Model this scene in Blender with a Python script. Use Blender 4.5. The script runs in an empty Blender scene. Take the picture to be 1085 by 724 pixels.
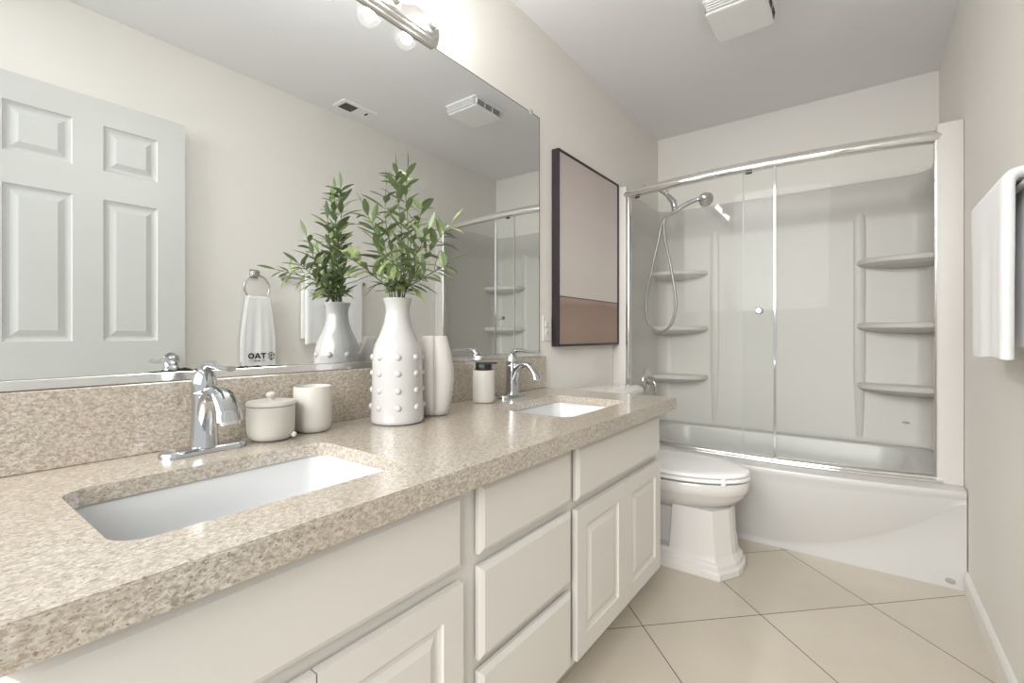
import bpy, bmesh, math, random
from mathutils import Vector, Matrix
random.seed(7)
S = bpy.context.scene
COL = S.collection
PI = math.pi

# ---------------------------------------------------------------- camera
F = 497.07
cam_d = bpy.data.cameras.new('camera')
cam = bpy.data.objects.new('camera', cam_d); COL.objects.link(cam)
cam_d.sensor_fit = 'HORIZONTAL'; cam_d.sensor_width = 36
cam_d.lens = F * 36 / 1085
cam_d.shift_y = -(362 - 354.8) / 1085
cam_d.clip_start = .01
cam.location = (1.199, 0, 1.0123)
cam.rotation_euler = (PI / 2, 0, math.radians(36.69))
S.camera = cam

# ---------------------------------------------------------------- light and exposure
S.view_settings.view_transform = 'Standard'
S.view_settings.look = 'None'
S.view_settings.gamma = 1
S.view_settings.use_curve_mapping = False
S.view_settings.exposure = .45
BULB = 150.0
w = bpy.data.worlds.new('world'); S.world = w; w.use_nodes = True
w.node_tree.nodes['Background'].inputs[0].default_value = (.96, .98, 1.0, 1)
w.node_tree.nodes['Background'].inputs[1].default_value = .65
# added fill light behind the camera, shining in past the omitted near wall
al = bpy.data.lights.new('fill_light', 'AREA'); al.shape = 'RECTANGLE'; al.size = 5.0; al.size_y = 3.6
al.energy = 420; al.color = (1, .995, .98)
alo = bpy.data.objects.new('fill_light', al); COL.objects.link(alo)
alo.location = (1.1, -3.9, 3.1); alo.rotation_euler = (math.radians(64), 0, math.radians(6))

# ---------------------------------------------------------------- room numbers
W, D, H = 1.5345, 3.406, 2.44
CZ, CFX, CEY = .7677, .6208, 1.8465
T = 2.545

# ---------------------------------------------------------------- materials
def srgb(r, g, b):
    f = lambda c: (c / 255 / 12.92) if c / 255 <= .04045 else ((c / 255 + .055) / 1.055) ** 2.4
    return (f(r), f(g), f(b), 1)

def mat(name, col, rough=.5, metal=0, spec=.5, coat=0, noise=0, nscale=20, bump=0, bscale=60, sheen=0):
    m = bpy.data.materials.new(name); m.use_nodes = True
    nt = m.node_tree; b = nt.nodes['Principled BSDF']
    b.inputs['Base Color'].default_value = col
    b.inputs['Roughness'].default_value = rough
    b.inputs['Metallic'].default_value = metal
    b.inputs['Specular IOR Level'].default_value = spec
    b.inputs['Coat Weight'].default_value = coat
    if sheen:
        b.inputs['Sheen Weight'].default_value = sheen
    tc = nt.nodes.new('ShaderNodeTexCoord')
    if noise:
        n = nt.nodes.new('ShaderNodeTexNoise'); n.inputs['Scale'].default_value = nscale; n.inputs['Detail'].default_value = 4
        r = nt.nodes.new('ShaderNodeMix'); r.data_type = 'RGBA'
        r.inputs['A'].default_value = tuple(c * (1 - noise) for c in col[:3]) + (1,)
        r.inputs['B'].default_value = tuple(min(1, c * (1 + noise)) for c in col[:3]) + (1,)
        nt.links.new(tc.outputs['Object'], n.inputs['Vector'])
        nt.links.new(n.outputs['Fac'], r.inputs['Factor'])
        nt.links.new(r.outputs['Result'], b.inputs['Base Color'])
    if bump:
        n2 = nt.nodes.new('ShaderNodeTexNoise'); n2.inputs['Scale'].default_value = bscale; n2.inputs['Detail'].default_value = 3
        bp = nt.nodes.new('ShaderNodeBump'); bp.inputs['Strength'].default_value = bump; bp.inputs['Distance'].default_value = .002
        nt.links.new(tc.outputs['Object'], n2.inputs['Vector'])
        nt.links.new(n2.outputs['Fac'], bp.inputs['Height'])
        nt.links.new(bp.outputs['Normal'], b.inputs['Normal'])
    return m

M = {}
M['wall'] = mat('wall_paint', (.80, .775, .73, 1), .55, noise=.015, nscale=3, bump=.12, bscale=140)
M['ceiling'] = mat('ceiling_paint', (.88, .88, .89, 1), .7, noise=.015, nscale=3, bump=.12, bscale=120)
M['trim'] = mat('trim_paint', (.80, .79, .76, 1), .35)
M['doorpaint'] = mat('door_paint', (.62, .63, .605, 1), .4)
M['cab'] = mat('cabinet_paint', (.64, .61, .568, 1), .38, noise=.02, nscale=4, bump=.05, bscale=80)
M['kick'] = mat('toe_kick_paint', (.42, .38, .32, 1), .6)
M['porcelain'] = mat('porcelain', (.70, .68, .65, 1), .08, coat=.3, noise=.01, nscale=3)
M['basin'] = mat('basin_porcelain', (.60, .605, .61, 1), .1, coat=.3, noise=.005, nscale=3)
M['seat'] = mat('seat_plastic', (.91, .91, .90, 1), .18, noise=.01, nscale=3)
M['acrylic'] = mat('tub_acrylic', (.58, .57, .55, 1), .30, noise=.01, nscale=2)
M['surround'] = mat('surround_acrylic', (.60, .575, .54, 1), .38, noise=.012, nscale=2)
M['chrome'] = mat('chrome', (.56, .57, .58, 1), .06, 1, noise=.01, nscale=5)
M['railchrome'] = mat('bright_chrome', (.93, .93, .92, 1), .09, 1, noise=.01, nscale=5)
M['brushed'] = mat('brushed_metal', (.75, .74, .72, 1), .22, 1, noise=.02, nscale=8)
M['nickel'] = mat('satin_nickel', (.62, .61, .59, 1), .2, 1, noise=.02, nscale=8)
M['channel'] = mat('channel_metal', (.86, .86, .85, 1), .16, 1, noise=.01, nscale=8)
M['black'] = mat('black_plastic', (.012, .011, .011, 1), .35, noise=.05, nscale=30)
M['darkedge'] = mat('mirror_edge', (.03, .03, .03, 1), .5, noise=.1, nscale=40)
M['frame'] = mat('dark_frame', (.016, .010, .014, 1), .4, noise=.2, nscale=40)
M['ceramic'] = mat('white_ceramic', (.47, .46, .445, 1), .1, coat=.3, noise=.01, nscale=6)
M['matteceramic'] = mat('matte_ceramic', (.55, .525, .49, 1), .6, noise=.02, nscale=12, bump=.05, bscale=200)
M['cream'] = mat('cream_ceramic', (.55, .52, .475, 1), .45, noise=.015, nscale=10)
M['towel'] = mat('towel_cloth', (.80, .805, .795, 1), .95, noise=.03, nscale=60, bump=.5, bscale=420, sheen=.2)
M['ink'] = mat('print_ink', (.012, .012, .012, 1), .8, noise=.05, nscale=30)
M['ventwhite'] = mat('vent_plastic', (.92, .92, .91, 1), .4, noise=.01, nscale=10)
M['dark'] = mat('dark_gap', (.03, .03, .028, 1), .8, noise=.1, nscale=20)
M['outlet'] = mat('outlet_plastic', (.78, .76, .71, 1), .3, noise=.01, nscale=20)
M['hosemetal'] = mat('hose_metal', (.36, .36, .35, 1), .38, .7, noise=.1, nscale=200)
M['seal'] = mat('clear_seal', (.45, .47, .45, 1), .4, noise=.05, nscale=10)
M['stem'] = mat('stem_green', (.10, .13, .05, 1), .6, noise=.2, nscale=30)

def mirror_mat():
    m = mat('mirror_silver', (.83, .848, .842, 1), 0.0, 1, noise=.004, nscale=2)
    return m
M['mirror'] = mirror_mat()

def stone_mat():
    m = bpy.data.materials.new('speckled_stone'); m.use_nodes = True
    nt = m.node_tree; L = nt.links.new; b = nt.nodes['Principled BSDF']
    tc = nt.nodes.new('ShaderNodeTexCoord')
    mp = nt.nodes.new('ShaderNodeMapping'); mp.inputs['Scale'].default_value = (1.25, .8, 1.2); mp.inputs['Rotation'].default_value = (.3, .2, .5)
    L(tc.outputs['Object'], mp.inputs['Vector'])
    def noise(sc, det=4, rough=.6, dist=0.):
        n = nt.nodes.new('ShaderNodeTexNoise'); n.inputs['Scale'].default_value = sc; n.inputs['Detail'].default_value = det
        n.inputs['Roughness'].default_value = rough; n.inputs['Distortion'].default_value = dist
        L(mp.outputs['Vector'], n.inputs['Vector']); return n
    def ramp(src, stops):
        r = nt.nodes.new('ShaderNodeValToRGB')
        while len(r.color_ramp.elements) < len(stops): r.color_ramp.elements.new(.5)
        for e, (p, c) in zip(r.color_ramp.elements, stops): e.position = p; e.color = c
        L(src, r.inputs['Fac']); return r
    def mix(fac, a, bb):
        x = nt.nodes.new('ShaderNodeMix'); x.data_type = 'RGBA'
        L(fac, x.inputs['Factor']); L(a, x.inputs['A'])
        if isinstance(bb, tuple): x.inputs['B'].default_value = bb
        else: L(bb, x.inputs['B'])
        return x.outputs['Result']
    base = ramp(noise(150, 5, .65, .6).outputs['Fac'], [(.28, (.16, .13, .093, 1)), (.45, (.365, .322, .256, 1)), (.58, (.535, .49, .42, 1)), (.75, (.73, .70, .64, 1))])
    dark = ramp(noise(330, 2, .5, .4).outputs['Fac'], [(.60, (0, 0, 0, 1)), (.68, (1, 1, 1, 1))])
    c = mix(dark.outputs['Color'], base.outputs['Color'], (.12, .085, .055, 1))
    lite = ramp(noise(210, 3, .5, 1.2).outputs['Fac'], [(.62, (0, 0, 0, 1)), (.72, (.8, .8, .8, 1))])
    c = mix(lite.outputs['Color'], c, (.64, .60, .52, 1))
    cloud = ramp(noise(5, 3).outputs['Fac'], [(.3, (0, 0, 0, 1)), (.75, (.35, .35, .35, 1))])
    c = mix(cloud.outputs['Color'], c, (.43, .31, .215, 1))
    L(c, b.inputs['Base Color'])
    b.inputs['Roughness'].default_value = .45; b.inputs['Specular IOR Level'].default_value = 1.0
    b.inputs['Coat Weight'].default_value = 1.0; b.inputs['Coat Roughness'].default_value = .17; b.inputs['Coat IOR'].default_value = 1.75
    return m
M['stone'] = stone_mat()

def tile_mat():
    m = bpy.data.materials.new('floor_tile'); m.use_nodes = True
    nt = m.node_tree; L = nt.links.new; b = nt.nodes['Principled BSDF']
    tc = nt.nodes.new('ShaderNodeTexCoord'); sp = nt.nodes.new('ShaderNodeSeparateXYZ'); L(tc.outputs['Object'], sp.inputs[0])
    def math_(op, a, bb=None):
        n = nt.nodes.new('ShaderNodeMath'); n.operation = op
        for i, s in enumerate((a, bb)):
            if s is None: continue
            if isinstance(s, (int, float)): n.inputs[i].default_value = s
            else: L(s, n.inputs[i])
        return n.outputs[0]
    TS = .449; k = math.sqrt(.5)
    uu = math_('MULTIPLY', math_('ADD', sp.outputs[0], sp.outputs[1]), k / TS)
    vv = math_('MULTIPLY', math_('SUBTRACT', sp.outputs[1], sp.outputs[0]), k / TS)
    uu = math_('SUBTRACT', uu, 1.533 / TS - 10); vv = math_('SUBTRACT', vv, .700 / TS - 10)
    def edge(s):
        f = math_('FRACT', s); return math_('MINIMUM', f, math_('SUBTRACT', 1.0, f))
    d = math_('MINIMUM', edge(uu), edge(vv))
    g = math_('LESS_THAN', d, .0017 / TS)
    cb = nt.nodes.new('ShaderNodeCombineXYZ'); L(math_('FLOOR', uu), cb.inputs[0]); L(math_('FLOOR', vv), cb.inputs[1])
    wn = nt.nodes.new('ShaderNodeTexWhiteNoise'); L(cb.outputs[0], wn.inputs['Vector'])
    n = nt.nodes.new('ShaderNodeTexNoise'); n.inputs['Scale'].default_value = 4; n.inputs['Detail'].default_value = 5; L(tc.outputs['Object'], n.inputs['Vector'])
    f = math_('ADD', math_('MULTIPLY', wn.outputs['Value'], .25), math_('MULTIPLY', n.outputs['Fac'], .75))
    r = nt.nodes.new('ShaderNodeValToRGB'); L(f, r.inputs['Fac'])
    r.color_ramp.elements[0].position = .25; r.color_ramp.elements[0].color = (.54, .482, .395, 1)
    r.color_ramp.elements[1].position = .75; r.color_ramp.elements[1].color = (.60, .542, .452, 1)
    x = nt.nodes.new('ShaderNodeMix'); x.data_type = 'RGBA'; L(g, x.inputs['Factor']); L(r.outputs['Color'], x.inputs['A']); x.inputs['B'].default_value = (.09, .065, .045, 1)
    L(x.outputs['Result'], b.inputs['Base Color'])
    L(math_('ADD', math_('MULTIPLY', g, .5), .24), b.inputs['Roughness'])
    return m
M['tile'] = tile_mat()

def glass_mat(name, tint, extra=0.0, refl=1.0):
    m = bpy.data.materials.new(name); m.use_nodes = True
    nt = m.node_tree; L = nt.links.new
    nt.nodes.remove(nt.nodes['Principled BSDF']); out = nt.nodes['Material Output']
    t = nt.nodes.new('ShaderNodeBsdfTransparent'); t.inputs[0].default_value = tint
    gl = nt.nodes.new('ShaderNodeBsdfGlossy'); gl.inputs['Roughness'].default_value = .01
    lw = nt.nodes.new('ShaderNodeLayerWeight'); lw.inputs['Blend'].default_value = .5
    pw = nt.nodes.new('ShaderNodeMath'); pw.operation = 'POWER'; pw.inputs[1].default_value = 5.0
    L(lw.outputs['Facing'], pw.inputs[0])
    mu = nt.nodes.new('ShaderNodeMath'); mu.operation = 'MULTIPLY_ADD'; mu.inputs[1].default_value = .9 * refl; mu.inputs[2].default_value = .04 * refl
    L(pw.outputs[0], mu.inputs[0])
    mx = nt.nodes.new('ShaderNodeMixShader'); L(mu.outputs[0], mx.inputs[0]); L(t.outputs[0], mx.inputs[1]); L(gl.outputs[0], mx.inputs[2])
    last = mx
    if extra:
        df = nt.nodes.new('ShaderNodeBsdfDiffuse'); df.inputs[0].default_value = (.8, .82, .8, 1)
        m2 = nt.nodes.new('ShaderNodeMixShader'); m2.inputs[0].default_value = extra
        L(mx.outputs[0], m2.inputs[1]); L(df.outputs[0], m2.inputs[2]); last = m2
    L(last.outputs[0], out.inputs[0])
    return m
M['glass'] = glass_mat('shower_glass', (.99, .995, .99, 1), .012, .1)
M['glassmilky'] = glass_mat('milky_shower_glass', (.98, .985, .978, 1), .03, .14)  # slightly more tinted, with a larger diffuse share than the other pane
M['bulbglass'] = glass_mat('bulb_glass', (.98, .98, .98, 1), .006)

def emit_mat(name, col, st):
    m = bpy.data.materials.new(name); m.use_nodes = True
    b = m.node_tree.nodes['Principled BSDF']
    b.inputs['Base Color'].default_value = (1, 1, 1, 1)
    b.inputs['Emission Color'].default_value = col; b.inputs['Emission Strength'].default_value = st
    return m
M['glow'] = emit_mat('lit_filament', (1, .985, .965, 1), BULB)

def leaf_mat():
    m = bpy.data.materials.new('olive_leaf'); m.use_nodes = True
    nt = m.node_tree; L = nt.links.new; b = nt.nodes['Principled BSDF']
    tc = nt.nodes.new('ShaderNodeTexCoord')
    n = nt.nodes.new('ShaderNodeTexNoise'); n.inputs['Scale'].default_value = 28; n.inputs['Detail'].default_value = 1; L(tc.outputs['Object'], n.inputs['Vector'])
    r = nt.nodes.new('ShaderNodeValToRGB'); L(n.outputs['Fac'], r.inputs['Fac'])
    r.color_ramp.elements[0].position = .35; r.color_ramp.elements[0].color = (.075, .115, .035, 1)
    r.color_ramp.elements[1].position = .68; r.color_ramp.elements[1].color = (.26, .32, .10, 1)
    g = nt.nodes.new('ShaderNodeNewGeometry')
    x = nt.nodes.new('ShaderNodeMix'); x.data_type = 'RGBA'; L(g.outputs['Backfacing'], x.inputs['Factor']); L(r.outputs['Color'], x.inputs['A']); x.inputs['B'].default_value = (.20, .26, .13, 1)
    L(x.outputs['Result'], b.inputs['Base Color'])
    b.inputs['Roughness'].default_value = .4
    return m
M['leaf'] = leaf_mat()

def art_mat():
    m = bpy.data.materials.new('abstract_canvas'); m.use_nodes = True
    nt = m.node_tree; L = nt.links.new; b = nt.nodes['Principled BSDF']
    tc = nt.nodes.new('ShaderNodeTexCoord'); sp = nt.nodes.new('ShaderNodeSeparateXYZ'); L(tc.outputs['Object'], sp.inputs[0])
    n = nt.nodes.new('ShaderNodeTexNoise'); n.inputs['Scale'].default_value = 3.5; n.inputs['Detail'].default_value = 6
    mp = nt.nodes.new('ShaderNodeMapping'); mp.inputs['Scale'].default_value = (1, 1, 2.2); L(tc.outputs['Object'], mp.inputs[0]); L(mp.outputs[0], n.inputs['Vector'])
    a = nt.nodes.new('ShaderNodeMath'); a.operation = 'MULTIPLY_ADD'; L(n.outputs['Fac'], a.inputs[0]); a.inputs[1].default_value = .10; L(sp.outputs[2], a.inputs[2])
    r = nt.nodes.new('ShaderNodeMapRange'); L(a.outputs[0], r.inputs['Value']); r.inputs['From Min'].default_value = .05; r.inputs['From Max'].default_value = 1.0
    cr = nt.nodes.new('ShaderNodeValToRGB'); L(r.outputs[0], cr.inputs['Fac'])
    st = [(0, (.32, .225, .185, 1)), (.10, (.34, .245, .20, 1)), (.21, (.31, .21, .175, 1)), (.245, (.38, .29, .25, 1))]
    while len(cr.color_ramp.elements) < 4: cr.color_ramp.elements.new(.5)
    for e, (p, c) in zip(cr.color_ramp.elements, st): e.position = p; e.color = c
    # upper field
    cr2 = nt.nodes.new('ShaderNodeValToRGB'); L(r.outputs[0], cr2.inputs['Fac'])
    st2 = [(.2, (.62, .57, .53, 1)), (.45, (.66, .60, .565, 1)), (.7, (.62, .55, .525, 1)), (.95, (.52, .45, .43, 1))]
    while len(cr2.color_ramp.elements) < 4: cr2.color_ramp.elements.new(.5)
    for e, (p, c) in zip(cr2.color_ramp.elements, st2): e.position = p; e.color = c
    gt = nt.nodes.new('ShaderNodeMath'); gt.operation = 'GREATER_THAN'; L(sp.outputs[2], gt.inputs[0]); gt.inputs[1].default_value = .243
    x = nt.nodes.new('ShaderNodeMix'); x.data_type = 'RGBA'; L(gt.outputs[0], x.inputs['Factor']); L(cr.outputs['Color'], x.inputs['A']); L(cr2.outputs['Color'], x.inputs['B'])
    # thin dark horizon stroke
    ab = nt.nodes.new('ShaderNodeMath'); ab.operation = 'SUBTRACT'; L(sp.outputs[2], ab.inputs[0]); ab.inputs[1].default_value = .243
    ab2 = nt.nodes.new('ShaderNodeMath'); ab2.operation = 'ABSOLUTE'; L(ab.outputs[0], ab2.inputs[0])
    lt = nt.nodes.new('ShaderNodeMath'); lt.operation = 'LESS_THAN'; L(ab2.outputs[0], lt.inputs[0]); lt.inputs[1].default_value = .0035
    x2 = nt.nodes.new('ShaderNodeMix'); x2.data_type = 'RGBA'; L(lt.outputs[0], x2.inputs['Factor']); L(x.outputs['Result'], x2.inputs['A']); x2.inputs['B'].default_value = (.17, .11, .10, 1)
    L(x2.outputs['Result'], b.inputs['Base Color']); b.inputs['Roughness'].default_value = .55
    return m
M['art'] = art_mat()

# ---------------------------------------------------------------- mesh helpers
def obj(name, bm, m, parent=None, smooth=False, loc=(0, 0, 0), angle=40):
    bmesh.ops.recalc_face_normals(bm, faces=bm.faces)
    me = bpy.data.meshes.new(name); bm.to_mesh(me); bm.free()
    me.materials.append(m)
    if smooth:
        for p in me.polygons: p.use_smooth = True
        try: me.set_sharp_from_angle(angle=math.radians(angle))
        except Exception: pass
    o = bpy.data.objects.new(name, me); COL.objects.link(o)
    o.location = loc
    if parent is not None: o.parent = parent
    return o

def thing(name, label, cat, loc=(0, 0, 0), rotz=0, group=None):
    o = bpy.data.objects.new(name, None); COL.objects.link(o)
    o.empty_display_size = .05
    o.location = loc; o.rotation_euler = (0, 0, rotz)
    o['label'] = label; o['category'] = cat
    if group: o['group'] = group
    return o

def tag(o, label, cat, group=None):
    o['label'] = label; o['category'] = cat
    if group: o['group'] = group
    return o

def box(bm, x0, x1, y0, y1, z0, z1, bev=0, seg=2):
    vs = [bm.verts.new((x, y, z)) for x in (x0, x1) for y in (y0, y1) for z in (z0, z1)]
    q = [(0, 1, 3, 2), (4, 6, 7, 5), (0, 4, 5, 1), (2, 3, 7, 6), (0, 2, 6, 4), (1, 5, 7, 3)]
    fs = [bm.faces.new([vs[i] for i in f]) for f in q]
    if bev:
        es = list({e for f in fs for e in f.edges})
        bmesh.ops.bevel(bm, geom=es, offset=bev, segments=seg, affect='EDGES', profile=.5)

def B(): return bmesh.new()

def boxm(x0, x1, y0, y1, z0, z1, bev=0, seg=2):
    bm = B(); box(bm, x0, x1, y0, y1, z0, z1, bev, seg); return bm

def loops(bm, rings, closed=True, cap0=False, cap1=False):
    """bridge a list of equally long point rings"""
    R = [[bm.verts.new(p) for p in r] for r in rings]
    n = len(R[0])
    for a, b in zip(R[:-1], R[1:]):
        for i in range(n if closed else n - 1):
            j = (i + 1) % n
            bm.faces.new((a[i], a[j], b[j], b[i]))
    if cap0: bm.faces.new(R[0])
    if cap1: bm.faces.new(R[-1])
    return R

def lathe(bm, prof, c=(0, 0, 0), n=40, cap0=True, cap1=True, fn=None):
    rings = []
    for r, z in prof:
        rg = []
        for i in range(n):
            a = 2 * PI * i / n
            rr = r * (fn(a, z) if fn else 1)
            rg.append((c[0] + rr * math.cos(a), c[1] + rr * math.sin(a), c[2] + z))
        rings.append(rg)
    loops(bm, rings, True, cap0, cap1)

def frames(pts):
    pts = [Vector(p) for p in pts]
    tans = []
    for i in range(len(pts)):
        a = pts[max(0, i - 1)]; b = pts[min(len(pts) - 1, i + 1)]
        tans.append((b - a).normalized())
    up = Vector((0, 0, 1)) if abs(tans[0].z) < .9 else Vector((1, 0, 0))
    n = (up - tans[0] * up.dot(tans[0])).normalized()
    out = []
    for i, t in enumerate(tans):
        n = (n - t * n.dot(t)).normalized()
        out.append((pts[i], t, n, t.cross(n)))
    return out

def tube(bm, pts, r, n=12, cap=True, prof=None):
    """sweep a circle (or an (a,b) ellipse per point, or a profile) along pts"""
    fr = frames(pts); rings = []
    for i, (p, t, u, v) in enumerate(fr):
        rr = r[i] if isinstance(r, (list, tuple)) else r
        if prof:
            rings.append([p + u * (b * rr) + v * (a * rr) for a, b in prof])
        else:
            ra, rb = rr if isinstance(rr, tuple) else (rr, rr)
            rings.append([p + u * (rb * math.sin(2 * PI * k / n)) + v * (ra * math.cos(2 * PI * k / n)) for k in range(n)])
    loops(bm, rings, True, cap, cap)

def bez(p, n=16):
    """Catmull-Rom through points"""
    P = [Vector(q) for q in p]; out = []
    for i in range(len(P) - 1):
        a = P[i - 1] if i else P[0] * 2 - P[1]; b = P[i]; c = P[i + 1]; d = P[i + 2] if i + 2 < len(P) else P[-1] * 2 - P[-2]
        for k in range(n):
            t = k / n
            out.append(.5 * ((2 * b) + (c - a) * t + (2 * a - 5 * b + 4 * c - d) * t * t + (3 * b - a - 3 * c + d) * t ** 3))
    out.append(P[-1]); return out

def rrect(x0, x1, y0, y1, r, n=6, z=0):
    out = []
    for cx, cy, a0 in ((x1 - r, y1 - r, 0), (x0 + r, y1 - r, PI / 2), (x0 + r, y0 + r, PI), (x1 - r, y0 + r, 1.5 * PI)):
        for k in range(n + 1):
            a = a0 + PI / 2 * k / n
            out.append((cx + r * math.cos(a), cy + r * math.sin(a), z))
    return out

def sphere(bm, c, r, nu=16, nv=10, sx=1, sy=1, sz=1):
    prof = [(r * math.sin(PI * k / nv), -r * math.cos(PI * k / nv)) for k in range(1, nv)]
    rings = [[(c[0] + sx * rr * math.cos(2 * PI * i / nu), c[1] + sy * rr * math.sin(2 * PI * i / nu), c[2] + sz * z) for i in range(nu)] for rr, z in prof]
    R = loops(bm, rings)
    a = bm.verts.new((c[0], c[1], c[2] - r * sz)); b = bm.verts.new((c[0], c[1], c[2] + r * sz))
    for i in range(nu):
        j = (i + 1) % nu
        bm.faces.new((a, R[0][j], R[0][i])); bm.faces.new((b, R[-1][i], R[-1][j]))

def fill_with_holes(bm, outer, holes):
    es = []
    allv = []
    for lp in [outer] + holes:
        vs = [bm.verts.new(p) for p in lp]; allv.append(vs)
        for i in range(len(vs)): es.append(bm.edges.new((vs[i], vs[(i + 1) % len(vs)])))
    bmesh.ops.triangle_fill(bm, edges=es, use_beauty=True)
    return allv

def slab_with_holes(outer, holes, z0, z1):
    bm = B()
    top = fill_with_holes(bm, [(x, y, z1) for x, y in outer], [[(x, y, z1) for x, y in h] for h in holes])
    bot = fill_with_holes(bm, [(x, y, z0) for x, y in outer], [[(x, y, z0) for x, y in h] for h in holes])
    for a, b in zip(top, bot):
        n = len(a)
        for i in range(n):
            j = (i + 1) % n
            bm.faces.new((a[i], a[j], b[j], b[i]))
    return bm

def panelled(P, us, vs, cells, rings, th):
    """slab in a local (u,v,depth) frame. P(u,v,d)->xyz, d=0 front face, d<0 behind. cells = set of (i,j) carrying a moulded panel"""
    bm = B(); cache = {}
    def V(u, v, d):
        k = (round(u, 5), round(v, 5), round(d, 5))
        if k not in cache: cache[k] = bm.verts.new(P(u, v, d))
        return cache[k]
    for i in range(len(us) - 1):
        for j in range(len(vs) - 1):
            u0, u1, v0, v1 = us[i], us[i + 1], vs[j], vs[j + 1]
            if (i, j) not in cells:
                bm.faces.new((V(u0, v0, 0), V(u1, v0, 0), V(u1, v1, 0), V(u0, v1, 0))); continue
            prev = (0, 0)
            for ins, d in rings:
                a = [(u0 + prev[0], v0 + prev[0]), (u1 - prev[0], v0 + prev[0]), (u1 - prev[0], v1 - prev[0]), (u0 + prev[0], v1 - prev[0])]
                b = [(u0 + ins, v0 + ins), (u1 - ins, v0 + ins), (u1 - ins, v1 - ins), (u0 + ins, v1 - ins)]
                for k in range(4):
                    l = (k + 1) % 4
                    bm.faces.new((V(*a[k], prev[1]), V(*a[l], prev[1]), V(*b[l], d), V(*b[k], d)))
                prev = (ins, d)
            bm.faces.new([V(*q, prev[1]) for q in b])
    # edges and back
    e = .002
    per = [(us[0], v) for v in vs] + [(u, vs[-1]) for u in us[1:]] + [(us[-1], v) for v in reversed(vs[:-1])] + [(u, vs[0]) for u in reversed(us[1:-1])]
    for k in range(len(per)):
        a, b = per[k], per[(k + 1) % len(per)]
        bm.faces.new((V(*a, 0), V(*b, 0), V(*b, -th), V(*a, -th)))
    bm.faces.new([V(*q, -th) for q in per])
    return bm

def struct(name, bm, m, parent=None, smooth=False):
    o = obj(name, bm, m, parent, smooth)
    if parent is None: o['kind'] = 'structure'
    return o

# ================================================================ SETTING
struct('floor', boxm(-.1, W + .1, -.6, D + .1, -.08, 0), M['tile'])
struct('ceiling', boxm(-.1, W + .1, -.07, D + .1, H, H + .08), M['ceiling'])
struct('wall_left', boxm(-.1, 0, -.07, D + .1, 0, H), M['wall'])
struct('wall_right', boxm(W, W + .1, -.07, D + .1, 0, H), M['wall'])
struct('wall_back', boxm(0, W, D, D + .1, 0, H), M['wall'])
def baseboard(name, x0, x1, y0, y1, side):
    bm = B(); h = .082; t = .012
    prof = [(0, 0), (t, 0), (t, h - .018), (t * .6, h - .006), (t * .3, h), (0, h)]
    if side == 'R': ring = lambda y: [(x1 - a, y, z) for a, z in prof]
    else: ring = lambda y: [(x0 + a, y, z) for a, z in prof]
    loops(bm, [ring(y0), ring(y1)], True, True, True)
    return struct(name, bm, M['trim'])
baseboard('baseboard_right', 0, W - .0005, .05, T - .003, 'R')
baseboard('baseboard_left', .0005, 0, 1.80, T - .003, 'L')

# ---- the open door, folded back against the right wall
DX = W - .06
us = [.125, .275, .478, .578, .776, .887]
vs = [.012, .24, .80, .985, 1.605, 1.73, 1.928, 2.04]
cells = {(i, j) for i in (1, 3) for j in (1, 3, 5)}
bm = panelled(lambda u, v, d: (DX - d, u, v), us, vs, cells, [(.004, -.006), (.014, -.010), (.022, -.010), (.045, -.001)], .035)
door = struct('door_1', bm, M['doorpaint'])
bm = B(); box(bm, DX + .006, DX + .030, .8865, .8885, .865, .925)
obj('latch_plate', bm, M['nickel'], door)
bm = B()
tube(bm, [(DX, .825, .895), (DX - .006, .825, .895)], .031, 24)
tube(bm, [(DX - .006, .825, .895), (DX - .03, .825, .895)], .011, 16)
sphere(bm, (DX - .045, .825, .895), .026, 20, 12, .8)
obj('door_knob', bm, M['nickel'], door, True)
for z in (.25, 1.05, 1.82):
    bm = B(); tube(bm, [(DX + .012, .12, z - .045), (DX + .012, .12, z + .045)], .006, 12)
    obj('hinge', bm, M['nickel'], door, True)

# ================================================================ BATHTUB
XM = W / 2
def bow(x, b): return b * (1 - ((x - XM) / XM) ** 2)
RZ = .395
def yrim(x): return T + .002 - bow(x, .098)
tub = thing('bathtub', 'white alcove bathtub with bowed front apron across the end wall', 'bathtub', (XM, T + .4, 0))
TL = Vector((-XM, -(T + .4), 0))
bm = B()
x0, x1, yb = .003, W - .003, D - .003
NX = 60
xs = [x0 + (x1 - x0) * i / NX for i in range(NX + 1)]
outer = [(x, yrim(x) + .010) for x in xs] + [(x1, yb), (x0, yb)]
hole = [(p[0], p[1]) for p in rrect(.13, W - .14, 2.66, 3.30, .13, 10)]
al_ = fill_with_holes(bm, [(x, y, RZ) for x, y in outer], [[(x, y, RZ) for x, y in hole]])
def inset(f, z, k):
    cx, cy = .765, 2.98
    return [(cx + (x - cx) * f, cy + (y - cy) * (f - k), z) for x, y in hole]
rings = [inset(.985, RZ - .012, 0), inset(.955, RZ - .10, .01), inset(.92, RZ - .22, .03), inset(.87, RZ - .29, .06), inset(.80, RZ - .315, .1), inset(.4, RZ - .322, .1)]
prev = al_[1]
for r in rings:
    vsn = [bm.verts.new(p) for p in r]; n = len(vsn)
    for i in range(n): bm.faces.new((prev[i], prev[(i + 1) % n], vsn[(i + 1) % n], vsn[i]))
    prev = vsn
bm.faces.new(prev)
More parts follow.
